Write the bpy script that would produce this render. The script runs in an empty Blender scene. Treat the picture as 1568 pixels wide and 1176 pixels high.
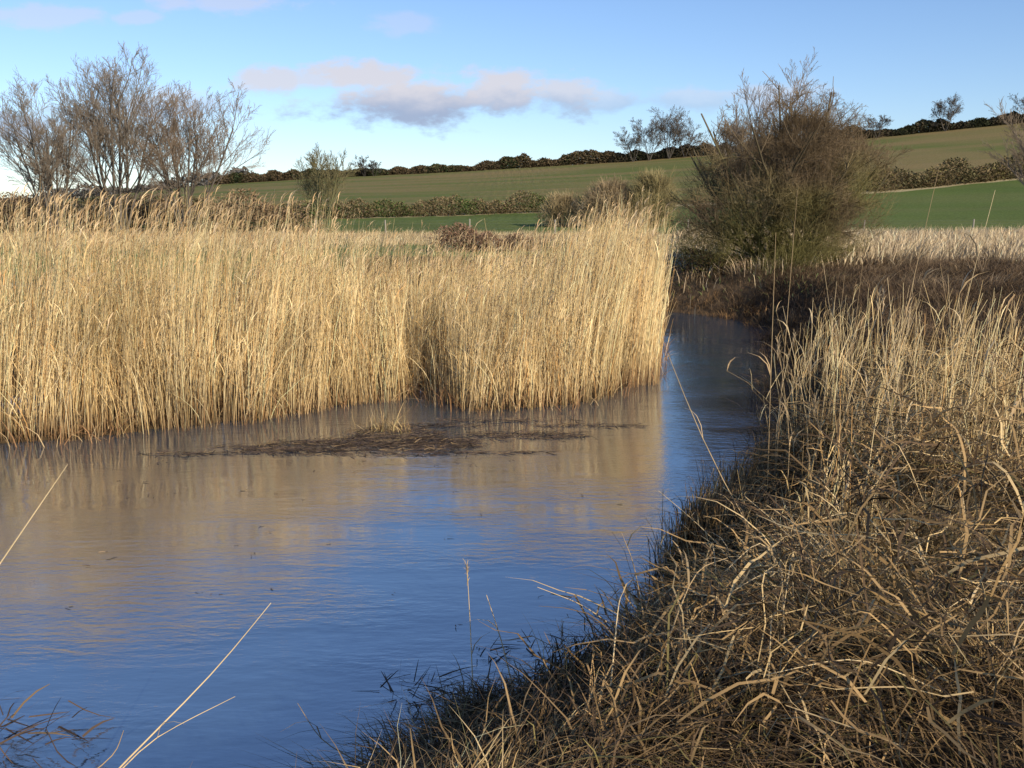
import bpy, math, random
import numpy as np
from mathutils import Vector
rng=np.random.default_rng(7); random.seed(7)
scene=bpy.context.scene
scene.view_settings.view_transform='Standard'
scene.view_settings.look='None'
scene.view_settings.exposure=0

# ---------------- helpers ----------------
def sm(x,a,b):
    t=np.clip((x-a)/(b-a),0,1); return t*t*(3-2*t)
def noise2(x,y,f=1.0,seed=0):
    x=x*f+seed*13.7; y=y*f+seed*7.3
    return (np.sin(x*1.3+1.7*np.sin(y*0.9+seed))+np.sin(y*1.7+1.3*np.sin(x*1.1+2+seed))+
            np.sin((x+y)*2.3+1.1*np.sin(x*2.1-y*1.3))*0.5+np.sin((x-y)*3.1+np.sin(y*2.7))*0.4)/2.9
BANK_A=np.array([(-60,.3),(-12,.6),(-3,1.6),(-1.5,2.7),(-.85,3.5),(-.5,4.1),(-.25,4.65),(.30,4.8),(.70,5.15),(1.02,5.9),(1.55,7.2),(2.4,8.9),(3.5,12.3),(4.8,16.6),(5.9,22.0),(5.6,24.6),(4.2,26.0),(1,30),(-8,36),(-30,45)],float)
BANK_B=np.array([(-30,40),(-8,31),(0,27.5),(2.2,25),(2.9,23.2),(2.85,21.5),(2.5,17.8),(2.05,15.6),(1.45,14.0),(.6,13.15),(-.4,12.85),(-.9,13.4),(-1.0,15.2),(-1.35,14.6),(-1.5,14.0),(-2.15,13.4),(-3.2,12.35),(-4.25,11.8),(-4.85,11.3),(-5.9,10.9),(-12,9.6),(-60,8)],float)
POLY=np.vstack([BANK_A,BANK_B])
def seg_dist(x,y,pl):
    d=np.full(x.shape,1e9)
    for i in range(len(pl)-1):
        a=pl[i]; b=pl[i+1]; v=b-a; L=v@v
        t=np.clip(((x-a[0])*v[0]+(y-a[1])*v[1])/L,0,1)
        d=np.minimum(d,np.hypot(x-a[0]-t*v[0],y-a[1]-t*v[1]))
    return d
def inside(x,y,pl):
    c=np.zeros(x.shape,bool); n=len(pl)
    for i in range(n):
        x1,y1=pl[i]; x2,y2=pl[(i+1)%n]
        if y1==y2: continue
        c^=((y1>y)!=(y2>y))&(x<(x2-x1)*(y-y1)/(y2-y1)+x1)
    return c
def river(x,y):
    dA=seg_dist(x,y,BANK_A); dB=seg_dist(x,y,BANK_B); ins=inside(x,y,POLY)
    return dA,dB,ins
RA=np.array([-3,-.9,-.52,-.43,-.295,-.18,-.056,.11,.19,.343,.52,.9,3])
RH=np.array([3,3,5,9,15,18,20.5,25,28,35,43,52,55.])
def height(x,y,rv=None):
    x=np.asarray(x,float); y=np.asarray(y,float)
    dA,dB,ins=rv if rv is not None else river(x,y)
    d=np.minimum(dA,dB)
    zA=1.0*sm(dA,-.35,1.5)+.25*sm(dA,2,6)*sm(y,9,16)*sm(x,2,5)*sm(y,70,50)
    zB=.03+.9*sm(dB,3,12)
    w=sm(dA-dB,-1.5,1.5)
    z=zA*(1-w)+zB*w
    z=z+ (noise2(x,y,1.6,1)*.09+noise2(x,y,.25,2)*.08)*sm(d,.3,2)
    z=np.where(ins,-.6*sm(d,0,.7)-.02,z)
    a=x/np.maximum(y,1); R=np.interp(a,RA,RH)
    t=np.clip((y-90)/360,0,1); g=t**1.5
    z=z+(R-1)*g*(y>90)
    return z
class MB:
    def __init__(s): s.V=[];s.F=[];s.C=[];s.n=0
    def add(s,V,F,C):
        s.V.append(V);s.F.append(F+s.n);s.C.append(C);s.n+=len(V)
    def ribbons(s,P,W,side,C):
        N,K,_=P.shape
        off=side[:,None,:]*W[:,:,None]*.5
        V=np.stack([P-off,P+off],2).reshape(-1,3)
        Cc=np.repeat(C[:,:,None,:],2,2).reshape(-1,3)
        b=(np.arange(N)*K*2)[:,None]+(np.arange(K-1)*2)[None,:]
        F=np.stack([b,b+1,b+3,b+2],-1).reshape(-1,4)
        s.add(V,F,Cc)
    def tubes(s,P,R,C,S=3):
        N,K,_=P.shape
        T=np.gradient(P,axis=1); T/=np.linalg.norm(T,axis=2,keepdims=True)+1e-9
        ref=np.zeros_like(T); ref[...,0]=1; 
        m=np.abs(T[...,0])>.8; ref[m]=(0,1,0)
        A=np.cross(T,ref); A/=np.linalg.norm(A,axis=2,keepdims=True)+1e-9
        B=np.cross(T,A)
        an=np.arange(S)*2*math.pi/S
        V=P[:,:,None,:]+R[:,:,None,None]*(A[:,:,None,:]*np.cos(an)[:,None]+B[:,:,None,:]*np.sin(an)[:,None])
        Cc=np.repeat(C[:,:,None,:],S,2).reshape(-1,3)
        b=(np.arange(N)*K*S)[:,None,None]+(np.arange(K-1)*S)[None,:,None]
        j=np.arange(S)[None,None,:]; j2=(j+1)%S
        F=np.stack([b+j,b+j2,b+S+j2,b+S+j],-1).reshape(-1,4)
        s.add(V.reshape(-1,3),F,Cc)
    def build(s,name,mat,smooth=False):
        V=np.vstack(s.V).astype(np.float32); F=np.vstack(s.F).astype(np.int32); C=np.vstack(s.C)
        me=bpy.data.meshes.new(name)
        me.vertices.add(len(V)); me.vertices.foreach_set('co',V.ravel())
        me.loops.add(F.size); me.loops.foreach_set('vertex_index',F.ravel())
        me.polygons.add(len(F)); me.polygons.foreach_set('loop_start',np.arange(len(F),dtype=np.int32)*4)
        me.update(calc_edges=True)
        at=me.color_attributes.new('Col','FLOAT_COLOR','POINT')
        at.data.foreach_set('color',np.hstack([C,np.ones((len(C),1))]).astype(np.float32).ravel())
        if smooth: me.polygons.foreach_set('use_smooth',np.ones(len(F),bool))
        me.materials.append(mat)
        ob=bpy.data.objects.new(name,me); scene.collection.objects.link(ob)
        return ob
def U(a,b,n): return rng.uniform(a,b,n)
def veg_mat(name,rough=.7,spec=.25,nscale=0):
    m=bpy.data.materials.new(name); m.use_nodes=True; nt=m.node_tree; b=nt.nodes['Principled BSDF']
    a=nt.nodes.new('ShaderNodeAttribute'); a.attribute_name='Col'
    src=a.outputs['Color']
    if nscale:
        tc=nt.nodes.new('ShaderNodeTexCoord'); no=nt.nodes.new('ShaderNodeTexNoise'); no.inputs['Scale'].default_value=nscale; no.inputs['Detail'].default_value=1
        nt.links.new(tc.outputs['Object'],no.inputs['Vector'])
        mr=nt.nodes.new('ShaderNodeMapRange'); mr.inputs[1].default_value=.3; mr.inputs[2].default_value=.7; mr.inputs[3].default_value=.72; mr.inputs[4].default_value=1.2
        nt.links.new(no.outputs['Fac'],mr.inputs[0])
        vm=nt.nodes.new('ShaderNodeVectorMath'); vm.operation='SCALE'
        nt.links.new(src,vm.inputs[0]); nt.links.new(mr.outputs[0],vm.inputs['Scale']); src=vm.outputs[0]
    nt.links.new(src,b.inputs['Base Color'])
    b.inputs['Roughness'].default_value=rough; b.inputs['Specular IOR Level'].default_value=spec
    return m
REED=veg_mat('dry_reed',.65,.12,1.2)
GRASS=veg_mat('dry_grass',.7,.08,2.0)
BARK=veg_mat('bark_twigs',.85,.1)
SCRUB=veg_mat('winter_scrub',.9,.05)

# ---------------- world ----------------
EL=math.radians(24); ROT=math.radians(143)
w=bpy.data.worlds.new("World"); scene.world=w; w.use_nodes=True
nt=w.node_tree; N=nt.nodes; L=nt.links
bg=N['Background']; bg.inputs['Strength'].default_value=.132
sky=N.new('ShaderNodeTexSky'); sky.sky_type='NISHITA'; sky.sun_disc=False
sky.sun_elevation=EL; sky.sun_rotation=ROT; sky.air_density=1.0; sky.dust_density=.15; sky.ozone_density=2.8
def M(op,a,b=None,c=None,clamp=False):
    n=N.new('ShaderNodeMath'); n.operation=op; n.use_clamp=clamp
    for i,v in enumerate((a,b,c)):
        if v is None: continue
        if isinstance(v,(int,float)): n.inputs[i].default_value=v
        else: L.new(v,n.inputs[i])
    return n.outputs[0]
def SS(v,a,b,lo=0,hi=1):
    n=N.new('ShaderNodeMapRange'); n.interpolation_type='SMOOTHSTEP'
    L.new(v,n.inputs[0])
    for i,k in enumerate((a,b,lo,hi)): n.inputs[i+1].default_value=k
    return n.outputs[0]
tc=N.new('ShaderNodeTexCoord'); sp=N.new('ShaderNodeSeparateXYZ'); L.new(tc.outputs['Generated'],sp.inputs[0])
yy=M('MAXIMUM',sp.outputs[1],.05)
px=M('DIVIDE',sp.outputs[0],yy); pz=M('DIVIDE',sp.outputs[2],yy)
cb=N.new('ShaderNodeCombineXYZ'); L.new(px,cb.inputs[0]); L.new(M('MULTIPLY',pz,1.9),cb.inputs[1])
no=N.new('ShaderNodeTexNoise'); no.inputs['Scale'].default_value=19; no.inputs['Detail'].default_value=7; no.inputs['Roughness'].default_value=.6
L.new(cb.outputs[0],no.inputs['Vector'])
nz=M('MULTIPLY',M('SUBTRACT',no.outputs['Fac'],.46),2.7)
clouds=[(-.10,.109,.110,.032,1),(-.144,.130,.090,.020,.95),(-.009,.117,.07,.026,.95),(-.235,.127,.055,.016,.85),(-.19,.128,.06,.014,.75),(.05,.113,.045,.024,.8),
(.10,.107,.05,.014,.5),(.26,.110,.06,.02,.5),(.17,.108,.08,.012,.4),(-.49,.083,.07,.020,.8),(-.33,.101,.08,.018,.5),(-.274,.2,.08,.012,.5),(-.098,.18,.04,.014,.3),(-.45,.188,.09,.012,.45),(-.37,.186,.03,.008,.4)]
alpha=None
for cx,cz,rx,rz,wt in clouds:
    a=M('DIVIDE',M('SUBTRACT',px,cx),rx); b=M('DIVIDE',M('SUBTRACT',pz,cz),rz)
    r=M('SQRT',M('ADD',M('MULTIPLY',a,a),M('MULTIPLY',b,b)))
    d=M('ADD',M('SUBTRACT',1.0,r),nz)
    al=M('MULTIPLY',SS(d,0.05,.75),wt)
    alpha=al if alpha is None else M('MAXIMUM',alpha,al)
alpha=M('MULTIPLY',alpha,.9)
sh=SS(M('ADD',pz,M('MULTIPLY',nz,.014)),.096,.124)
cc=N.new('ShaderNodeMixRGB'); L.new(sh,cc.inputs[0]); cc.inputs[1].default_value=(2.7,3.2,4.5,1); cc.inputs[2].default_value=(5.6,5.3,5.6,1)
tint=N.new('ShaderNodeMixRGB'); tint.blend_type='MULTIPLY'; tint.inputs[0].default_value=1; L.new(sky.outputs[0],tint.inputs[1]); tint.inputs[2].default_value=(.94,1.0,1.18,1)
mx=N.new('ShaderNodeMixRGB'); L.new(alpha,mx.inputs[0]); L.new(tint.outputs[0],mx.inputs[1]); L.new(cc.outputs[0],mx.inputs[2])
L.new(mx.outputs[0],bg.inputs['Color'])
sd=bpy.data.lights.new('sun','SUN'); sd.energy=5.0; sd.angle=math.radians(.5); sd.color=(1,.86,.64)
so=bpy.data.objects.new('sun',sd); scene.collection.objects.link(so)
S=Vector((math.sin(ROT)*math.cos(EL),math.cos(ROT)*math.cos(EL),math.sin(EL)))
so.rotation_euler=S.to_track_quat('Z','Y').to_euler(); so.location=(20,-20,30)

# ---------------- camera ----------------
cd=bpy.data.cameras.new('camera'); cam=bpy.data.objects.new('camera',cd); scene.collection.objects.link(cam)
cd.sensor_width=36; cd.lens=34.6; cd.clip_start=.05; cd.clip_end=9000
cam.location=(0,0,2.6); cam.rotation_euler=(math.radians(80.1),0,0); scene.camera=cam

# ---------------- terrain ----------------
n=560
tx=np.linspace(-1,1,n); gx=2.2*np.sinh(tx*np.arcsinh(3000/2.2))+1
ty=np.linspace(-np.arcsinh(60/3.),np.arcsinh(4000/3.),n); gy=3.*np.sinh(ty)+9
X,Y=np.meshgrid(gx,gy); rv=river(X,Y); Z=height(X,Y,rv)
dA,dB,ins=rv; d=np.minimum(dA,dB)
def lerp(a,b,t): return a*(1-t[...,None])+b*t[...,None]
mud=np.array([.05,.036,.024]); straw=np.array([.16,.11,.065]); mead=np.array([.15,.19,.075]); pale=np.array([.48,.38,.23])
C=np.ones(X.shape+(3,))*mud
nn=noise2(X,Y,.35,3)
C=lerp(C,np.array([.08,.056,.032]),sm(dA,.8,3))
C=lerp(C,straw,sm(Y,22,28)*(X>3))
C=lerp(C,pale,sm(Y,28,36)*(X>3))
C=lerp(C,mead,sm(dB+nn,6,10)*(dB<dA+2)*(Y<60))
C=lerp(C,mead,sm(X,4,-2)*sm(Y,34,38)*(Y<200))
C=lerp(C,pale*.85,sm(Y+nn*6,50,62))
mb=MB(); idx=np.arange(n*n).reshape(n,n)
F=np.stack([idx[:-1,:-1],idx[:-1,1:],idx[1:,1:],idx[1:,:-1]],-1).reshape(-1,4)
mb.add(np.stack([X,Y,Z],-1).reshape(-1,3),F,C.reshape(-1,3))
gm=bpy.data.materials.new('ground_fields'); gm.use_nodes=True; nt=gm.node_tree; N=nt.nodes; L=nt.links; b=N['Principled BSDF']
b.inputs['Roughness'].default_value=.95; b.inputs['Specular IOR Level'].default_value=.05
at=N.new('ShaderNodeAttribute'); at.attribute_name='Col'; ge=N.new('ShaderNodeNewGeometry'); sp=N.new('ShaderNodeSeparateXYZ'); L.new(ge.outputs['Position'],sp.inputs[0])
def NZ(scale,detail=4,vec=None):
    q=N.new('ShaderNodeTexNoise'); q.inputs['Scale'].default_value=scale; q.inputs['Detail'].default_value=detail
    L.new(vec or ge.outputs['Position'],q.inputs['Vector']); return q.outputs['Fac']
def MX(f,a,b_,mode='MIX'):
    q=N.new('ShaderNodeMixRGB'); q.blend_type=mode
    for i,v in enumerate((f,a,b_)):
        if isinstance(v,(int,float)): q.inputs[i].default_value=v
        elif isinstance(v,tuple): q.inputs[i].default_value=v+(1,)
        else: L.new(v,q.inputs[i])
    return q.outputs[0]
s1=M('SUBTRACT',sp.outputs[1],M('ADD',M('MULTIPLY',sp.outputs[0],.62),150))
s1n=M('ADD',s1,M('MULTIPLY',M('SUBTRACT',NZ(.05),.5),8))
mp=N.new('ShaderNodeMapping'); mp.inputs['Scale'].default_value=(.004,.05,.0); mp.inputs['Rotation'].default_value=(0,0,math.radians(-25)); L.new(ge.outputs['Position'],mp.inputs[0])
rows=NZ(1.0,5,mp.outputs[0])
low=MX(SS(NZ(.03,5),.35,.65),(.095,.135,.034),(.125,.165,.044))
low=MX(SS(rows,.4,.65,0,.5),low,(.155,.165,.058))
up=MX(SS(rows,.42,.6),(.140,.160,.046),(.22,.180,.072))
up=MX(SS(NZ(.012,3),.45,.62,0,.6),up,(.26,.19,.085))
c=MX(SS(M('ADD',sp.outputs[1],M('MULTIPLY',M('SUBTRACT',NZ(.15),.5),7)),71,75),at.outputs['Color'],low)
c=MX(SS(s1n,-3,-1),c,(.46,.38,.21))
c=MX(SS(s1n,4,6),c,up)
fine=N.new('ShaderNodeMapRange'); fine.inputs[1].default_value=.25; fine.inputs[2].default_value=.75; fine.inputs[3].default_value=.6; fine.inputs[4].default_value=1.4
L.new(NZ(3.5,8),fine.inputs[0])
v=N.new('ShaderNodeVectorMath'); v.operation='SCALE'; L.new(c,v.inputs[0]); L.new(fine.outputs[0],v.inputs['Scale'])
L.new(v.outputs[0],b.inputs['Base Color'])
bp=N.new('ShaderNodeBump'); bp.inputs['Distance'].default_value=.1; bp.inputs['Strength'].default_value=.7; L.new(NZ(6,8),bp.inputs['Height']); L.new(bp.outputs[0],b.inputs['Normal'])
mb.build('ground_terrain',gm,True)

# ---------------- water ----------------
me=bpy.data.meshes.new('river_water'); me.from_pydata([(-60,0,0),(9,0,0),(9,48,0),(-60,48,0)],[],[(0,1,2,3)])
wo=bpy.data.objects.new('river_water',me); scene.collection.objects.link(wo)
wm=bpy.data.materials.new('river_water'); wm.use_nodes=True; nt=wm.node_tree; N=nt.nodes; L=nt.links; b=N['Principled BSDF']
ge=N.new('ShaderNodeNewGeometry')
b.inputs['Base Color'].default_value=(.030,.055,.085,1); b.inputs['IOR'].default_value=5.2; b.inputs['Roughness'].default_value=.03
def map_(sx,sy,rz=0):
    q=N.new('ShaderNodeMapping'); q.inputs['Scale'].default_value=(sx,sy,1); q.inputs['Rotation'].default_value=(0,0,rz); L.new(ge.outputs['Position'],q.inputs[0]); return q.outputs[0]
a1=NZ(1.0,4,map_(1.3,3.4,.3)); a2=NZ(1.0,5,map_(6,17,-.15)); a3=NZ(1,4,map_(.45,1.1,.2)); a4=NZ(1,2,map_(22,40,.5))
amp=SS(a3,.40,.62,.4,1.9)
hh=M('ADD',M('MULTIPLY',a1,.015),M('MULTIPLY',M('ADD',M('MULTIPLY',a2,.0076),M('MULTIPLY',a4,.0013)),amp))
bp=N.new('ShaderNodeBump'); bp.inputs['Strength'].default_value=1; bp.inputs['Distance'].default_value=.4; L.new(hh,bp.inputs['Height']); L.new(bp.outputs[0],b.inputs['Normal'])
me.materials.append(wm)

# ---------------- blades ----------------
def nrm(v): return v/(np.linalg.norm(v,axis=-1,keepdims=True)+1e-9)
def pathP(base,h,lean,arch,K,power=1.6):
    s=np.linspace(0,1,K)[None,:]
    P=np.zeros((len(base),K,3))
    P[...,:2]=base[:,None,:2]+lean[:,None,:]*(s**power)[...,None]
    P[...,2]=base[:,2:3]+h[:,None]*(s*(1+arch[:,None])-arch[:,None]*s*s)
    return P,s
def cols(n,pal,p,jit=.12):
    p=np.array(p,float); p/=p.sum()
    c=np.array(pal)[rng.choice(len(pal),n,p=p)]
    return np.clip(c*(1+rng.normal(0,jit,(n,1))),0.005,.9)
def hside(n):
    a=U(0,2*math.pi,n); return np.stack([np.cos(a),np.sin(a),np.zeros(n)],-1)
STRAW=[(.86,.68,.38),(.77,.57,.29),(.62,.44,.20),(.36,.25,.12),(.62,.36,.14)]

# ---------------- reed bed ----------------
def reeds(mb,x,y,hs,thick=.0042,leafn=2,plume=.3,wind=(.20,-.03),curl=1.4,pw=(.32,.34,.2,.08,.06),rl=.15,brk=.10,lw=1.0,ll_=1.0,xmax=None,base_dark=1.0):
    n=len(x); z=np.maximum(height(x,y),-.05)
    base=np.stack([x,y,z-.02],-1)
    lx=wind[0]+noise2(x,y,.8,5)*.26*curl+noise2(x,y,2.2,3)*.18*curl+rng.normal(0,rl,n); ly=wind[1]+noise2(x,y,.9,6)*.2*curl+rng.normal(0,rl,n)
    lean=np.stack([lx,ly],-1)*hs[:,None]/2
    bk=rng.random(n)<brk; lean[bk]*=3.2; hs=np.where(bk,hs*.72,hs)
    ln_=np.linalg.norm(lean,axis=1,keepdims=True); lean*=np.minimum(1,.75/(ln_+1e-6))
    if xmax is not None:
        lim=np.interp(x,[.6,1.2,xmax],[.75,.35,.2]); lean[:,0]=np.minimum(lean[:,0],lim)
    P,s=pathP(base,hs,lean,np.where(bk,.5,.05),6,1.35)
    P[:,1:5,:2]+=rng.normal(0,.010,(n,4,2))
    c=cols(n,STRAW,list(pw))
    c=c*(1+.22*noise2(x,y,1.7,17))[:,None]
    t=s[...,None]
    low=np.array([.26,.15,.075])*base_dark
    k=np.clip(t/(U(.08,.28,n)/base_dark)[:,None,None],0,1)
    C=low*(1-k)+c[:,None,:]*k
    R=thick*U(.6,1.3,n)[:,None]*(1-.6*s)
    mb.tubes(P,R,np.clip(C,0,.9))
    for j in range(leafn):
        m=rng.random(n)<.7; f=U(.25,.92,n)[m]
        idx=f*5; i0=idx.astype(int); fr=(idx-i0)[:,None]; Pm=P[m]; r=np.arange(len(Pm))
        b0=Pm[r,i0]*(1-fr)+Pm[r,np.minimum(i0+1,5)]*fr
        k2=len(b0); az=rng.normal(0,1.1,k2)+(rng.random(k2)<.25)*math.pi; ll=U(.18,.42,k2)*ll_
        le=np.stack([np.cos(az),np.sin(az)],-1)*(ll*U(.25,.8,k2))[:,None]
        PP,ss=pathP(b0,ll*U(.3,.9,k2),le,U(.2,1.8,k2),4,1.2)
        Wd=U(.006,.013,k2)[:,None]*np.array([.7,1,.7,.1])[None]*lw
        cc=cols(k2,STRAW,[.4,.33,.15,.06,.06])[:,None,:]*np.ones((1,4,1))
        mb.ribbons(PP,Wd,hside(k2),cc)
    m=rng.random(n)<plume; b0=P[m][:,-1]; k2=len(b0)
    if k2:
        for q in range(2):
            az=rng.normal(0.1,.6,k2); ll=U(.12,.26,k2)
            le=np.stack([np.cos(az),np.sin(az)],-1)*(ll*U(.3,.9,k2))[:,None]
            PP,ss=pathP(b0,ll*U(.3,.9,k2),le,U(.4,1.8,k2),4,1.4)
            Wd=U(.008,.018,k2)[:,None]*np.array([.3,1,.8,.1])[None]
            cc=cols(k2,[(.56,.40,.22),(.44,.30,.16),(.66,.50,.30)],[.4,.3,.3])[:,None,:]*np.ones((1,4,1))
            mb.ribbons(PP,Wd,hside(k2),cc)
def reed_height(x,y):
    h=np.interp(x,[-14,-7,-5,-3.8,-3,-2,-1,0,.8,2,3,4],[2.2,2.2,2.12,2.0,1.82,1.60,1.50,1.78,2.05,2.2,2.1,1.8])
    return h*(1+noise2(x,y,.9,8)*.11+noise2(x,y,2.6,18)*.07)
mb=MB()
def sample(nb,x0,x1,y0,y1,fn):
    x=U(x0,x1,nb); y=U(y0,y1,nb); dA,dB,ins=river(x,y); k=fn(x,y,dA,dB,ins); return x[k],y[k],dB[k]
x,y,dB_=sample(92000,-10.5,4.2,9,25,lambda x,y,dA,dB,ins:(((~ins)&(dB<1.4)&(dB<dA)&(y<24.5))|(ins&(dB<.16+.38*noise2(x,y,2.0,4))&(y<24)))&(rng.random(len(x))<np.where(y<18,.85,.5))&(noise2(x,y,2.1,9)>-.45))
h=reed_height(x,y)*(1+rng.normal(0,.12,len(x)))*np.where(rng.random(len(x))<.30,U(.35,.85,len(x)),1)
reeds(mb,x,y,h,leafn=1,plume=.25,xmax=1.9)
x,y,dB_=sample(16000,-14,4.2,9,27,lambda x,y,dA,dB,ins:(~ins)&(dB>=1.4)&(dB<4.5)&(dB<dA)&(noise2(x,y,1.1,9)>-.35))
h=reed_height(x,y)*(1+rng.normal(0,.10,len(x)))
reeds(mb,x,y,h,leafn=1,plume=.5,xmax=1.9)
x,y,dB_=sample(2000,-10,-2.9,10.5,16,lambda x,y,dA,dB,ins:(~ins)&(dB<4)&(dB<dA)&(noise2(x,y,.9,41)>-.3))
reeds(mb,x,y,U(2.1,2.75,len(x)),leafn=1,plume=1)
x,y,dB_=sample(11000,-11,2.0,9,16,lambda x,y,dA,dB,ins:(dB<.3)&(dB<dA)&(noise2(x,y,1.6,23)>-.1))
k=len(x); base=np.stack([x,y,np.full(k,.0)],-1); az=rng.normal(-1.9,.8,k)
P,s=pathP(base,U(.3,1.2,k),np.stack([np.cos(az),np.sin(az)],-1)*U(.15,.7,k)[:,None],U(.1,1.3,k),5)
mb.ribbons(P,U(.005,.010,k)[:,None]*np.array([1,1,.9,.7,.2]),hside(k),cols(k,STRAW,[.2,.3,.25,.15,.1])[:,None,:]*np.array([.4,.8,1,1,1])[None,:,None])
x,y,dB_=sample(22000,-11,4.5,9,24,lambda x,y,dA,dB,ins:(dB<.4)&(dB<dA)&(noise2(x,y,2.6,25)>-.4))
k=len(x); base=np.stack([x,y,np.full(k,.0)],-1); az=U(0,2*math.pi,k)
P,s=pathP(base,U(.05,.4,k),np.stack([np.cos(az),np.sin(az)],-1)*U(.05,.5,k)[:,None],U(0,1.5,k),4)
mb.ribbons(P,U(.005,.012,k)[:,None]*np.array([1,1,.8,.2]),hside(k),cols(k,[(.18,.10,.05),(.34,.19,.09),(.6,.44,.24)],[.45,.35,.2])[:,None,:]*np.ones((1,4,1)))
mb.build('reed_bed',REED)

# ---------------- tussock grass ----------------
def tussocks(mb,cx,cy,nper,rad,hm,spread,pal,p,wd=(.004,.009),arch=(.1,1.6),wind=(.05,0),dark=.3,K=6,jit=.005,coh=.5):
    M_=len(cx); n=M_*nper
    ci=np.repeat(np.arange(M_),nper); rr=np.broadcast_to(rad,(M_,))[ci]; hmm=np.broadcast_to(hm,(M_,))[ci]; spd=np.broadcast_to(spread,(M_,))[ci]
    off=rng.normal(0,1,(n,2))*rr[:,None]*.6
    x=cx[ci]+off[:,0]; y=cy[ci]+off[:,1]; z=np.maximum(height(x,y),-.03)
    h=hmm*U(.35,1.15,n)
    az=U(0,2*math.pi,n); lean=off/rr[:,None]*spd[:,None]*.5+np.stack([np.cos(az),np.sin(az)],-1)*(spd*U(.05,.8,n))[:,None]+np.array(wind)*hmm[:,None]
    fa=noise2(cx,cy,.9,11)*4; tw=np.stack([np.cos(fa),np.sin(fa)],-1)*coh+rng.normal(0,.3,(M_,2)); lean+=tw[ci]*spd[:,None]
    ar=U(arch[0],arch[1],n)
    P,s=pathP(np.stack([x,y,z-.02],-1),h/(1+ar*.3),lean,ar,K,1.5)
    P[:,1:,:]+=rng.normal(0,jit,(n,K-1,3))
    tc_=(1+rng.normal(0,.28,M_))[ci]
    c=cols(n,pal,p,.15)*np.clip(tc_,.4,1.4)[:,None]
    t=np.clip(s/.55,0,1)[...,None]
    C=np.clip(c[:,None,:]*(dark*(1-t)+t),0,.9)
    prof=np.array([.8,1,1,.8,.45,.08]) if K==6 else np.linspace(1,.12,K)
    mb.ribbons(P,U(wd[0],wd[1],n)[:,None]*prof[None],hside(n),C)
mb=MB()
def bank_pts(nb,x0,x1,y0,y1,fn):
    x=U(x0,x1,nb); y=U(y0,y1,nb); dA,dB,ins=river(x,y); k=fn(x,y,dA,ins)&(dA<dB); return x[k],y[k],dA[k]
PALB=[(.76,.57,.30),(.58,.41,.19),(.38,.25,.11),(.17,.11,.06),(.32,.26,.10)]
PALD=[(.38,.25,.115),(.23,.15,.072),(.13,.085,.048),(.07,.048,.031),(.19,.155,.06)]
x,y,dd=bank_pts(3600,-2.0,6.5,1.9,12,lambda x,y,dA,ins:((~ins)|(dA<.06))&(abs(x)<.75*y+.3))
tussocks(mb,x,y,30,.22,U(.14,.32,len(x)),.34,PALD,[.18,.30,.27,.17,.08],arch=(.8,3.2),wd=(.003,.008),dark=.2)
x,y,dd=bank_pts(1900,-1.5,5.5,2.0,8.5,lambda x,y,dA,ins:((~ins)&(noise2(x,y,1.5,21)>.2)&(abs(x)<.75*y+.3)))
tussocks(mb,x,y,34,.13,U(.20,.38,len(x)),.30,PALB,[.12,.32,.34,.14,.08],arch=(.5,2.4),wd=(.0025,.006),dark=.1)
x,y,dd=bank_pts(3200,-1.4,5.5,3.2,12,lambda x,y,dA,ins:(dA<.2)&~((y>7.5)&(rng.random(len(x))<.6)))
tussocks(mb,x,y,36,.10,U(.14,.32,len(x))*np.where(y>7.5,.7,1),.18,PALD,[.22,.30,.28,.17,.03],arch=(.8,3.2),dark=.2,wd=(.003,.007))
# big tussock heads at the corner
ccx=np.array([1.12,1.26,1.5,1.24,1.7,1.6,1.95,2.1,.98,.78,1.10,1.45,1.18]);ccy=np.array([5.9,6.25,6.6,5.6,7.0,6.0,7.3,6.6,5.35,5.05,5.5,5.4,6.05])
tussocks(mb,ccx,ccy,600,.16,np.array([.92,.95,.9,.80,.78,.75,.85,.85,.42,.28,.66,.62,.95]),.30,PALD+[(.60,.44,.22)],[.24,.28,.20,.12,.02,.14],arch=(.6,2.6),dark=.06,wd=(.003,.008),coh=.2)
# sheaves of taller grass right of the river
x,y,dd=bank_pts(330,1.0,6,3.0,7.9,lambda x,y,dA,ins:(~ins)&(dA>.3)&(x>.285*y+.05))
hh_=np.interp(x/y,[.27,.34,.42,.6],[.45,.66,.66,.54])*U(.45,1.15,len(x))*np.interp(y,[3.0,5,6],[.4,.8,1])
br_=noise2(x,y,1.4,51)>.2
for m_,pp in ((br_,[.22,.34,.28,.12,.04]),(~br_,[.03,.12,.37,.42,.06])):
    tussocks(mb,x[m_],y[m_],190,.16,hh_[m_],.34,PALB,pp,arch=(.1,1.7),wd=(.0025,.006),wind=(.08,.02),dark=.06,coh=.8)
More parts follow.
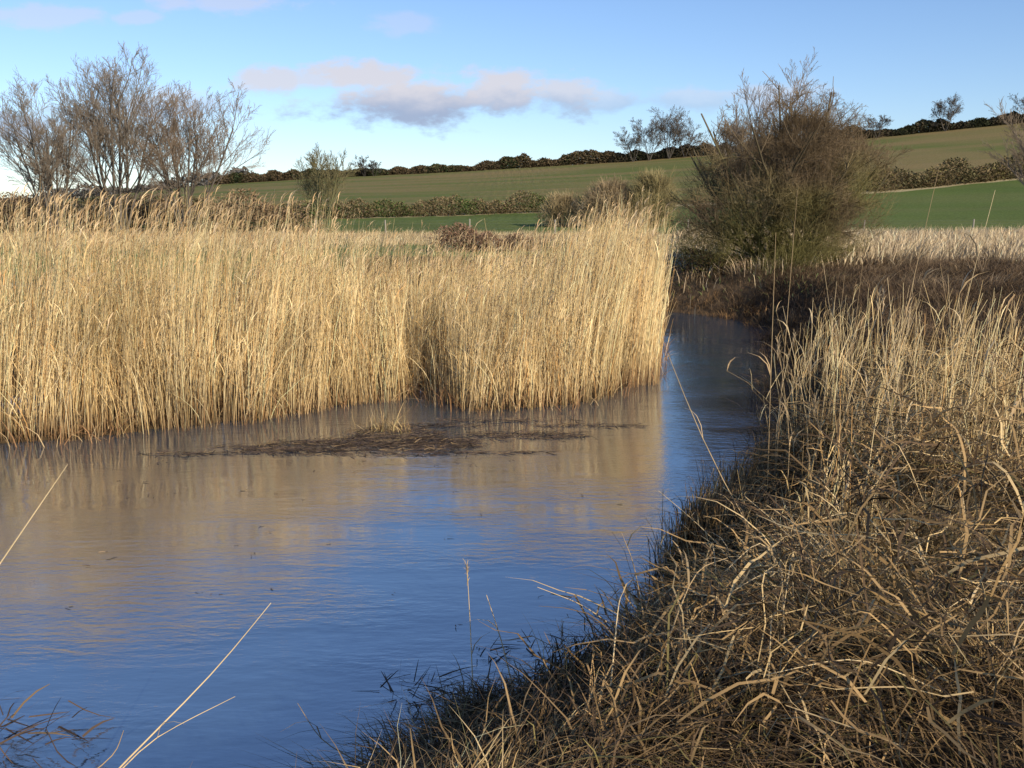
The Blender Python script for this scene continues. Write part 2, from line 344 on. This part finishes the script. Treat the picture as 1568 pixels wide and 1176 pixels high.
# coarse collapsed dead leaves tangled through everything
x,y,dd=bank_pts(1500,.4,6,2.6,8.4,lambda x,y,dA,ins:(~ins)&(dA>.15)&(x>.24*y-.5))
k=len(x)*9; ci=np.repeat(np.arange(len(x)),9); xx=x[ci]+rng.normal(0,.12,k); yy_=y[ci]+rng.normal(0,.12,k)
zz=height(xx,yy_)+U(.02,.55,k)*np.interp(xx/yy_,[.1,.27,.34],[.3,.5,1]); az=(U(0,6.28,len(x)))[ci]+rng.normal(0,.8,k); l=U(.15,.55,k)
P,s=pathP(np.stack([xx,yy_,zz],-1),U(-.05,.22,k),np.stack([np.cos(az),np.sin(az)],-1)*l[:,None],U(.5,3,k),6,1.1)
P[:,1:]+=rng.normal(0,.012,(k,5,3))
mb.ribbons(P,U(.005,.012,k)[:,None]*np.array([.7,1,1,.8,.5,.1]),nrm(hside(k)+np.array([0,0,1])*U(-.8,.8,k)[:,None]),cols(k,PALD+[(.56,.41,.21)],[.26,.24,.2,.12,.03,.15])[:,None,:]*np.ones((1,6,1)))
mb.build('bank_tussock_grass',GRASS)

mb=MB()
x,y,dd=bank_pts(6000,1.0,7,4.4,8.2,lambda x,y,dA,ins:(~ins)&(dA>.15)&(x>.262*y)&(noise2(x,y,2.3,31)>.22))
h=np.interp(x/y,[.262,.34,.42,.6],[.95,1.15,1.02,.78])*U(.45,1.12,len(x))*np.interp(y,[4.4,6],[.7,1])
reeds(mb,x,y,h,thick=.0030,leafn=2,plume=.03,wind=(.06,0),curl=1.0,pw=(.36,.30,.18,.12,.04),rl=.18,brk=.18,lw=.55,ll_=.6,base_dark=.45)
x,y,dd=bank_pts(420,2.0,5.5,8.5,14,lambda x,y,dA,ins:(~ins)&(dA<.9))
reeds(mb,x,y,U(.6,1.2,len(x)),thick=.0028,leafn=2,plume=.1,wind=(.05,0),lw=.6)
mb.build('bank_reed_stems',REED)

def stalk(mb,pts,r,col,plume=False,leaves=2):
    pts=np.array(pts,float); t=np.linspace(0,len(pts)-1,10); P=np.stack([np.interp(t,np.arange(len(pts)),pts[:,i]) for i in range(3)],-1)
    P[1:-1]=(P[:-2]+2*P[1:-1]+P[2:])/4; P[1:-1]=(P[:-2]+2*P[1:-1]+P[2:])/4
    mb.tubes(P[None],(r*np.linspace(1,.35,10))[None],np.ones((1,10,3))*np.array(col),5)
    for i in range(leaves):
        q=P[random.randint(3,8)][None]; az=random.uniform(0,6.28); l=random.uniform(.1,.24)
        PP,s=pathP(q,np.array([l*.6]),np.array([[math.cos(az),math.sin(az)]])*l,np.array([1.5]),5)
        mb.ribbons(PP,np.array([[.006,.008,.007,.004,.001]]),hside(1),np.ones((1,5,3))*np.array(col)*.9)
    if plume:
        k=26; b0=np.repeat(P[-1][None],k,0)-np.array([0,0,1])*U(0,.1,k)[:,None]; az=U(0,6.28,k)
        PP,s=pathP(b0,U(.02,.07,k),np.stack([np.cos(az),np.sin(az)],-1)*U(.01,.025,k)[:,None],U(.3,1.5,k),4)
        mb.ribbons(PP,np.full((k,4),.003),hside(k),cols(k,[(.55,.42,.26)],[1])[:,None,:]*np.ones((1,4,1)))
mb=MB(); br=(.76,.58,.33); md=(.46,.33,.18)
stalk(mb,[(-2.9,3.7,.05),(-2.2,4,1.1),(-1.86,4,1.56)],.005,br,leaves=0)
stalk(mb,[(-1.95,3.75,-.02),(-1.71,4,.21),(-1.4,4.3,.47),(-1.19,4.6,.70)],.0055,br,leaves=0)
stalk(mb,[(-1.9,3.8,0),(-1.65,4.1,.25),(-1.3,4.3,.36)],.004,br,leaves=1)
stalk(mb,[(-2.1,3.9,0),(-1.8,4.1,.17),(-1.75,4.1,.3)],.004,md,leaves=0)
stalk(mb,[(-.2,4.8,.0),(-.22,4.9,.45),(-.235,4.9,.77)],.004,br,True,1)
stalk(mb,[(.03,4.85,.0),(-.05,4.9,.35),(-.134,4.9,.62)],.005,br,False,1)
stalk(mb,[(.66,5.45,.02),(.64,5.5,.25),(.60,5.5,.45)],.004,md,False,2)
stalk(mb,[(.2,4.9,.0),(.3,5.0,.2),(.27,5.0,.38)],.003,md,True,1)
stalk(mb,[(1.75,4.7,.3),(1.54,4.9,.48),(1.30,5,.875),(1.03,5.1,1.35),(.83,5.2,1.86)],.005,md,False,6)
stalk(mb,[(1.45,4.9,.3),(1.25,5,.7),(1.0,5.1,.95),(.80,5.2,1.1)],.0035,br,False,3)
stalk(mb,[(1.62,6,.4),(1.6,6,1.5),(1.59,6,2.48)],.004,md,False,3)
stalk(mb,[(1.75,6.4,.4),(1.8,6.45,1.6),(1.85,6.5,2.74)],.0035,md,False,3)
stalk(mb,[(1.85,4.9,.7),(1.99,5,2.0),(2.12,5,2.81)],.003,md,False,2)
stalk(mb,[(2.42,5.4,.8),(2.5,5.5,1.9),(2.65,5.5,2.72)],.003,br,False,2)
stalk(mb,[(2.3,5.4,.7),(2.15,5.5,1.5),(2.05,5.5,2.15)],.0035,br,True,3)
stalk(mb,[(-.55,4.2,0),(-.9,4.3,.12),(-1.02,4.35,.3)],.004,md,False,1)
for i in range(55):
    a=U(.265,.52,1)[0]; yy_=U(5,8,1)[0]; x0=a*yy_; zt=U(1.5,2.3,1)[0]
    stalk(mb,[(x0,yy_,.4),(x0+U(-.1,.15,1)[0],yy_,1.2),(x0+U(-.25,.35,1)[0],yy_,zt)],.0032,br if i%2 else md,i%5==0,3)
for i in range(190):
    x0=U(.3,3.2,1)[0]; y0=U(2.8,6.8,1)[0]
    if x0<.25*y0-.6: continue
    zz=float(height(np.array([x0]),np.array([y0]))[0]); az=U(0,6.28,1)[0]; l=U(.25,.7,1)[0]
    stalk(mb,[(x0,y0,zz+.08),(x0+math.cos(az)*l*.5,y0+math.sin(az)*l*.3,zz+.22+U(0,.22,1)[0]),(x0+math.cos(az)*l,y0+math.sin(az)*l*.6,zz+U(.12,.45,1)[0])],.003,br if i%3==0 else md,False,1)
mb.build('tall_dry_stalks',GRASS)

# ---------------- mid right bank ----------------
mb=MB()
PD=[(.21,.14,.08),(.14,.092,.055),(.075,.052,.034),(.32,.225,.13)]
x,y,dd=bank_pts(4800,3,15,7.5,27,lambda x,y,dA,ins:(~ins)&(dA<8)&(x<.8*y))
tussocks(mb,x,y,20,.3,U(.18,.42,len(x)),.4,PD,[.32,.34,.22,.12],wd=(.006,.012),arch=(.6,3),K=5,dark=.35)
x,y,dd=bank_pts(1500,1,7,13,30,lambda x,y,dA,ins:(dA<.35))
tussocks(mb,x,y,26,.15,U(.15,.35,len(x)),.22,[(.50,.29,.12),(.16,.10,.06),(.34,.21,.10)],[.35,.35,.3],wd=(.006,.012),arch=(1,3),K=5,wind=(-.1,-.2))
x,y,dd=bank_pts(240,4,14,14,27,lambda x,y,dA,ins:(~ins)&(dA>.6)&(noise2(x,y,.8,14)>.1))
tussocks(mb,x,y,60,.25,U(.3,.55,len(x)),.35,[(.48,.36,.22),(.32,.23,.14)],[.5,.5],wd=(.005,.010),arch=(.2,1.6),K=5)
mb.build('riverbank_rough_grass',GRASS)
mb=MB()
x=U(5,60,5600); y=26+44*rng.random(5600)**1.2; k=(x<.75*y)&(x>.17*y); x=x[k];y=y[k]
tussocks(mb,x,y,16,.6,U(.4,.8,len(x)),.3,[(.70,.56,.36),(.58,.44,.27),(.42,.31,.2)],[.5,.35,.15],wd=(.02,.04),arch=(.1,1.2),K=4,dark=.6)
mb.build('dry_field_grass',GRASS)
mb=MB()
x=U(-45,8,4200); y=U(22,72,4200); dA,dB,ins=river(x,y); k=(~ins)&(np.minimum(dA,dB)>.5)&(x>-.7*y); x=x[k];y=y[k]
pl=(y>50)|(noise2(x,y,.12,3)>.25)
tussocks(mb,x[pl],y[pl],16,.7,U(.25,.6,pl.sum()),.3,[(.66,.52,.31),(.48,.37,.21)],[.6,.4],wd=(.02,.04),K=4,dark=.6)
tussocks(mb,x[~pl],y[~pl],14,.7,U(.1,.25,(~pl).sum()),.2,[(.17,.22,.08),(.30,.31,.14)],[.6,.4],wd=(.02,.04),K=4,dark=.6)
mb.build('meadow_grass',GRASS)

# ---------------- floating debris ----------------
mb=MB()
def flot(cx,cy,rx,ry,n,zz=.03,L_=(.05,.3),az0=0,azs=.8,w_=(.004,.012)):
    a=U(0,6.28,n); r=np.sqrt(rng.random(n))*(1+.45*noise2(np.cos(a)*2+cx,np.sin(a)*2+cy,1.5,3)); x=cx+rx*r*np.cos(a); y=cy+ry*r*np.sin(a)
    z=.004+np.abs(rng.normal(0,zz,n)); az=rng.normal(az0,azs,n); l=U(L_[0],L_[1],n)
    P,s=pathP(np.stack([x,y,z],-1),rng.normal(0,zz,n),np.stack([np.cos(az),np.sin(az)],-1)*l[:,None],U(0,1,n),4,1)
    P[...,2]=np.maximum(P[...,2],.003)
    mb.ribbons(P,U(w_[0],w_[1],n)[:,None]*np.array([1,1,.8,.3]),nrm(hside(n)+np.array([0,0,.5])),cols(n,[(.06,.045,.038),(.12,.085,.065),(.26,.18,.10)],[.5,.38,.12])[:,None,:]*np.ones((1,4,1)))
for a in [(-2.5,10.7,.8,.26,520,.012),(-1.35,11.15,.75,.55,1050,.022),(-.9,10.9,.6,.32,480,.016),(.05,11.35,.75,.22,380,.012),(-2.0,11.0,.6,.22,260,.012),(-1.7,10.5,1.1,.16,280,.006),(.9,11.9,.7,.10,120,.01),(-.3,12.2,.8,.10,110,.01),(-3.6,10.45,.5,.10,90,.01),(-.4,10.5,.8,.08,100,.005),(-1.0,11.9,.6,.12,130,.01)]: flot(*a,(.03,.2))
flot(.1,5.5,.35,.12,45,.03,(.03,.16),.3,1.2)
flot(-.45,5.0,.3,.14,60,.05,(.05,.22),0,1.5)
flot(-2.4,4.5,.25,.2,45,.08,(.1,.3),.2,.9,(.006,.014))
flot(.35,5.25,.2,.1,60,.04,(.04,.2),0,1.5)
flot(.1,4.95,.35,.12,120,.04,(.04,.2),0,1.5)
for i in range(60): flot(U(-4,2.0,1)[0],U(4.6,10.5,1)[0],.05,.02,2,.004,(.02,.06),0,1.5,(.004,.010))
mb.build('floating_debris',GRASS)
mb=MB()
tussocks(mb,np.array([-1.5,-1.65,-1.3,-2.7,.3]),np.array([11.6,11.55,11.5,10.7,11.4]),45,.13,np.array([.42,.35,.25,.10,.12]),.2,PALB,[.2,.3,.25,.2,.05],wd=(.004,.008),arch=(0,1))
mb.build('river_sedge_tuft',GRASS)

# ---------------- trees ----------------
def grow(stems,counts,ratio,ang,wander,trop,rmin,env=None,start=.25):
    paths=[];rads=[]
    st=[(np.array(p,float),np.array(d,float)/np.linalg.norm(d),l,r,0) for p,d,l,r in stems]
    K=5
    while st:
        p,d,l,r,lv=st.pop()
        P=[p]; dd=d
        for i in range(K-1):
            dd=dd+rng.normal(0,wander,3)+np.array([0,0,trop]); dd/=np.linalg.norm(dd)
            P.append(P[-1]+dd*l/(K-1))
        P=np.array(P)
        r2=max(r*.45,rmin*.8) if lv<len(counts) else rmin*.5
        R=np.linspace(max(r,rmin),r2,K); paths.append(P); rads.append(R)
        if lv<len(counts):
            c=counts[lv]; c=max(1,int(round(c*random.uniform(.8,1.2))))
            for j in range(c):
                t=start+(1-start)*(j+random.random())/c; t=min(t,.99)
                i0=int(t*(K-1)); f=t*(K-1)-i0
                q=P[i0]*(1-f)+P[i0+1]*f; dl=P[i0+1]-P[i0]; dl/=np.linalg.norm(dl)
                rv_=rng.normal(0,1,3); rv_-=rv_@dl*dl; rv_/=np.linalg.norm(rv_)
                an=math.radians(random.uniform(*ang)); nd=dl*math.cos(an)+rv_*math.sin(an)
                nl=l*ratio*random.uniform(.7,1.2)*(1.15-.45*t)
                if env is not None and not env(q+nd*nl): 
                    nl*=.5
                    if not env(q+nd*nl*.5): continue
                st.append((q,nd,nl,R[i0]*.5,lv+1))
    return np.array(paths),np.array(rads)
def tree_obj(name,PR,colf):
    mb=MB()
    for P,R in PR: mb.tubes(P,R,colf(P,R))
    return mb.build(name,BARK)
def barkcol(dark,twig,rmax):
    dark=np.array(dark);twig=np.array(twig)
    def f(P,R):
        t=np.clip(1-R/(rmax*.25),0,1)[...,None]
        return (dark*(1-t)+twig*t)*(1+rng.normal(0,.12,(len(P),1,1)))
    return f
def bare(x,y,h,stems,spread,counts,rmin,twig,dark=(.14,.12,.10),trop=.05,ratio=.5,r0=.014,name='bare_tree',ang=(18,40),base_sp=.3,wander=.05):
    z=float(height(np.array([x]),np.array([y]))[0])-.1
    S_=[]
    for i in range(stems):
        a=2*math.pi*(i+random.random()*.6)/stems; s=random.uniform(.35,1)*spread if stems>1 else spread*.2
        S_.append(((x+math.cos(a)*base_sp,y+math.sin(a)*base_sp,z),(math.cos(a)*s,math.sin(a)*s,1),h*random.uniform(.75,.97),h*r0))
    P,R=grow(S_,counts,ratio,ang,wander,trop,rmin)
    return tree_obj(name,[(P,R)],barkcol(dark,twig,h*r0))
TW=(.31,.25,.19)
bare(-25.6,65,9.2,6,.36,[11,9,6,4],.0085,TW,ang=(20,46))
bare(-21.6,66,8.0,6,.42,[10,8,6,4],.0085,(.33,.25,.18),ang=(20,46))
bare(-29.4,64,8.0,6,.42,[10,8,6,4],.0085,TW,ang=(20,46))
bare(-17.6,92,6.4,5,.45,[8,7,6,3],.013,(.26,.22,.12),(.15,.14,.07))
cx,cy=7.35,27.2
def rad_(z): return np.interp(z,[0,.08,.25,.5,.7,.85,1.0],[1.4,2.3,2.6,2.6,2.25,1.6,.7])
def env(p):
    z=(p[2]-1.0)/5.2
    if z<0 or z>1.0: return False
    ox=np.interp(z,[0,.4,.75,1],[-.4,-.15,.3,.1]); r=rad_(z)*1.06*(1+.16*math.sin(3*math.atan2(p[1]-cy,p[0]-cx)+p[2]*2.2)+.1*math.sin(p[2]*5))
    return (p[0]-cx-ox)**2+((p[1]-cy))**2<r*r
S_=[]
for i in range(20):
    a=random.uniform(0,6.28); s=random.uniform(.1,1.2)
    S_.append(((cx+math.cos(a)*.35,cy+math.sin(a)*.35,1.0),(math.cos(a)*s,math.sin(a)*s,1),random.uniform(3.6,5.2)/math.sqrt(1+s*s*.5),.055))
P,R=grow(S_,[11,8,7,3],.48,(25,65),.14,.025,.0035,env,.10)
def fill(cx,cy,z0,H,rf,n,ln,r,lump=.25,seed=3,shell=.45,thr=-.45):
    v=rng.random(n); a=U(0,6.28,n); rr=(rng.random(n)**shell); R0=rf(v)*(1+lump*noise2(np.cos(a)*2+seed,v*4+np.sin(a)*2,1.2,seed))
    x0=np.cos(a)*rr*R0; y0=np.sin(a)*rr*R0
    k=noise2(x0*2.2/rf(.5)*1.6+seed,v*7+y0*3/rf(.5),.9,seed)>thr
    v,x0,y0,a=v[k],x0[k],y0[k],a[k]; n=len(v)
    ox=np.interp(v,[0,.4,.75,1],[-.4,-.15,.3,.1])*(H>3)
    x=cx+ox+x0; y=cy+y0; z=z0+v*H
    d=np.stack([np.cos(a)*.7,np.sin(a)*.7,U(-.1,1.1,n)],-1)+rng.normal(0,.5,(n,3)); d=nrm(d); l=U(ln*.3,ln,n)
    s=np.linspace(0,1,4)[None,:,None]
    P=np.stack([x,y,z],-1)[:,None,:]+d[:,None,:]*l[:,None,None]*s+np.array([0,0,1])*(s**2)*l[:,None,None]*.25
    P[:,1:]+=rng.normal(0,.03*ln,(n,3,3))
    return P,(r*U(.7,1.3,n))[:,None]*np.array([1,.85,.6,.3])[None]
P2,R2=fill(cx,cy,1.05,4.0,rad_,30000,.5,.0036,.34,3,.5,-.18)
def hc(P,R):
    t=np.clip(1-R/.03,0,1)[...,None]; base=np.array([.09,.075,.05])*(1-t)+np.array([.20,.145,.088])*t
    g=sm(3.8-P[...,2]+noise2(P[...,0],P[...,2],1.3,2)*1.6,0,2.0)[...,None]*.6
    return (base*(1-g)+np.array([.19,.19,.05])*g)*(1+rng.normal(0,.18,(len(P),1,1)))*(.75+.5*sm(noise2(P[...,0]+P[...,1],P[...,2],1.6,7),-.8,.8))[...,None]
tree_obj('hawthorn_tree',[(P,R),(P2,R2)],hc)
bare(11.0,46,6.0,5,.45,[8,7,6,3],.007,(.28,.22,.17))
bare(25.2,47,6.2,4,.45,[8,7,6,3],.007,(.28,.22,.16))
def shrub(name,x,y,H,rx,n,ln,r,col,seed=1):
    z=float(height(np.array([x]),np.array([y]))[0])
    P,R=fill(x,y,z,H,lambda v:rx*np.interp(v,[0,.3,.7,1],[.8,1,.8,.3]),n,ln,r,.35,seed,.5,-.3)
    st=[((x+random.uniform(-.3,.3)*rx,y,z),(random.uniform(-.5,.5),random.uniform(-.5,.5),1),H*.95,.06) for i in range(9)]
    Pg,Rg=grow(st,[7,6],.5,(20,50),.1,.03,r)
    c=np.array(col)
    f=lambda P,R:c*(.65+.6*sm(noise2(P[...,0],P[...,2],1.2,seed),-1,1))[...,None]*(1+rng.normal(0,.18,(len(P),1,1)))
    return tree_obj(name,[(P,R),(Pg,Rg)],f)
shrub('bare_shrub',9.7,100,4.0,3.2,5000,1.1,.02,(.34,.26,.16),1)
shrub('bare_shrub',13.6,98,4.8,2.6,5000,1.1,.02,(.29,.24,.12),2)
shrub('bare_shrub',5.2,103,3.0,2.4,3500,.9,.02,(.36,.28,.16),4)
for px_,hh_,st in [(968,13,4),(992,17,5),(1022,19,6),(1046,14,4),(1438,14,5),(1336,10,4),(1562,12,5),(560,9,3),(1150,15,4),(1118,12,4),(575,6,3)]:
    a=(px_-784)/1506/1.015; yk=440
    bare(a*yk,yk,hh_,st,.6,[9,7,5,2],.040,(.21,.18,.16),(.09,.08,.07),r0=.011,ang=(25,55),trop=.02)

# ---------------- hedges & scrub ----------------
def hedge(name,pts,hfun,width,n,size,pal,p,gap=-2,seed=1,fat=.4):
    pts=np.array(pts,float); seg=np.linalg.norm(np.diff(pts,axis=0),axis=1); cum=np.r_[0,np.cumsum(seg)]
    t=rng.random(n)*cum[-1]; x=np.interp(t,cum,pts[:,0]); y=np.interp(t,cum,pts[:,1])
    f=size/.5
    bump=.66+.34*noise2(t/f,t*0,.27,seed)+.18*noise2(t/f,t*0,1.1,seed+1); k=noise2(t,t*0,.06,seed+3)>gap
    t,x,y,bump=t[k],x[k],y[k],bump[k]; n=len(t)
    hloc=hfun(t/cum[-1])*np.clip(bump,.2,1.3)
    v=rng.random(n); prof=np.sqrt(np.clip(1-v**3,0.03,1))
    o=rng.normal(0,.5,(n,2))*width*prof[:,None]
    x+=o[:,0]; y+=o[:,1]; z=height(x,y)+v*hloc-.3*size
    az=U(0,6.28,n); l=size*U(.4,1.1,n)
    P,s=pathP(np.stack([x,y,z],-1),l*U(.1,.9,n),np.stack([np.cos(az),np.sin(az)],-1)*(l*.7)[:,None],U(0,1,n),3,1)
    ci=(noise2(t/f,t*0,.3,seed+5)+rng.normal(0,.3,n)); pi=np.clip(((ci+1)/2*len(pal)).astype(int),0,len(pal)-1)
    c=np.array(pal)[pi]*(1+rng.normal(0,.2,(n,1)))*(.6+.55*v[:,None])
    mb=MB(); mb.ribbons(P,(size*fat*U(.5,1.3,n))[:,None]*np.array([1,.9,.3]),hside(n),np.clip(c,.004,1)[:,None,:]*np.ones((1,3,1)))
    return mb.build(name,SCRUB)
HB=[(.05,.065,.03),(.10,.08,.045),(.12,.09,.055),(.14,.10,.06),(.06,.06,.035)]
def az2(px_,yk): return ((px_-784)/1506/1.012*yk,yk)
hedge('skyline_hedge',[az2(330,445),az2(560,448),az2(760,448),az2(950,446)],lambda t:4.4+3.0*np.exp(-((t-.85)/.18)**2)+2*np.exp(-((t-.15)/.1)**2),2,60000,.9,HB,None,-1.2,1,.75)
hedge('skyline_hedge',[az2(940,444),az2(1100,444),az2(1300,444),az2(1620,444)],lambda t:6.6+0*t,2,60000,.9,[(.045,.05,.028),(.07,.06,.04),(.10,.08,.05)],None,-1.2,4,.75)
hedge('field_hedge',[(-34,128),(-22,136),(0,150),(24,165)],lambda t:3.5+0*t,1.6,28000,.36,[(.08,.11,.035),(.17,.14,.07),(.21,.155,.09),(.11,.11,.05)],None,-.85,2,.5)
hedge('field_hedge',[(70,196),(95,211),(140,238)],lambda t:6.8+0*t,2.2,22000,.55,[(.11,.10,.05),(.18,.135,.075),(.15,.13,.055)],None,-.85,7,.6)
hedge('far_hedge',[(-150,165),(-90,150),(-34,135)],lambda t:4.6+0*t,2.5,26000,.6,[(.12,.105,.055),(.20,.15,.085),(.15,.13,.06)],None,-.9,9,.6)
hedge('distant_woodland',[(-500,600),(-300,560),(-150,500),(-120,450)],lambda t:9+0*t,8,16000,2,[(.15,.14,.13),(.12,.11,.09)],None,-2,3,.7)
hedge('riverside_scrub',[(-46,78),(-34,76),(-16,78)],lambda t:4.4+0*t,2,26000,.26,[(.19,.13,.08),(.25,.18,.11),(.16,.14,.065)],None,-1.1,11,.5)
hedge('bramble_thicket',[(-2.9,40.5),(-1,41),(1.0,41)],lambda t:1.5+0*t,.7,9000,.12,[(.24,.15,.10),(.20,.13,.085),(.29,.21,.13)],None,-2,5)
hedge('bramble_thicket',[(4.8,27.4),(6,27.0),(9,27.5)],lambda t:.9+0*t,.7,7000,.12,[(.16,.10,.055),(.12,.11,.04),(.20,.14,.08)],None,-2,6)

# ---------------- fence ----------------
mb=MB()
fp=[(-14,71),(-9,71),(-3,70.5),(3,70),(7.5,70),(12.2,69),(18,69),(24,68),(31,67),(38,66)]
for x_,y_ in fp:
    z=float(height(np.array([x_]),np.array([y_]))[0]); tl=random.uniform(-.04,.04)
    P=np.array([[(x_,y_,z-.1),(x_+tl,y_,z+.6),(x_+tl*2,y_,z+1.1),(x_+tl*2,y_,z+1.13)]]); mb.tubes(P,np.array([[.06,.055,.05,.01]]),np.ones((1,4,3))*np.array([.3,.27,.22]),7)
for a,b_ in zip(fp[:-1],fp[1:]):
    za=float(height(np.array([a[0]]),np.array([a[1]]))[0]); zb=float(height(np.array([b_[0]]),np.array([b_[1]]))[0])
    for hz in (.5,.85,1.05):
        P=np.array([[(a[0],a[1],za+hz),((a[0]+b_[0])/2,(a[1]+b_[1])/2,(za+zb)/2+hz-.03),(b_[0],b_[1],zb+hz)]]); mb.tubes(P,np.full((1,3),.003),np.ones((1,3,3))*.2)
mb.build('wire_fence',BARK)
print('done')
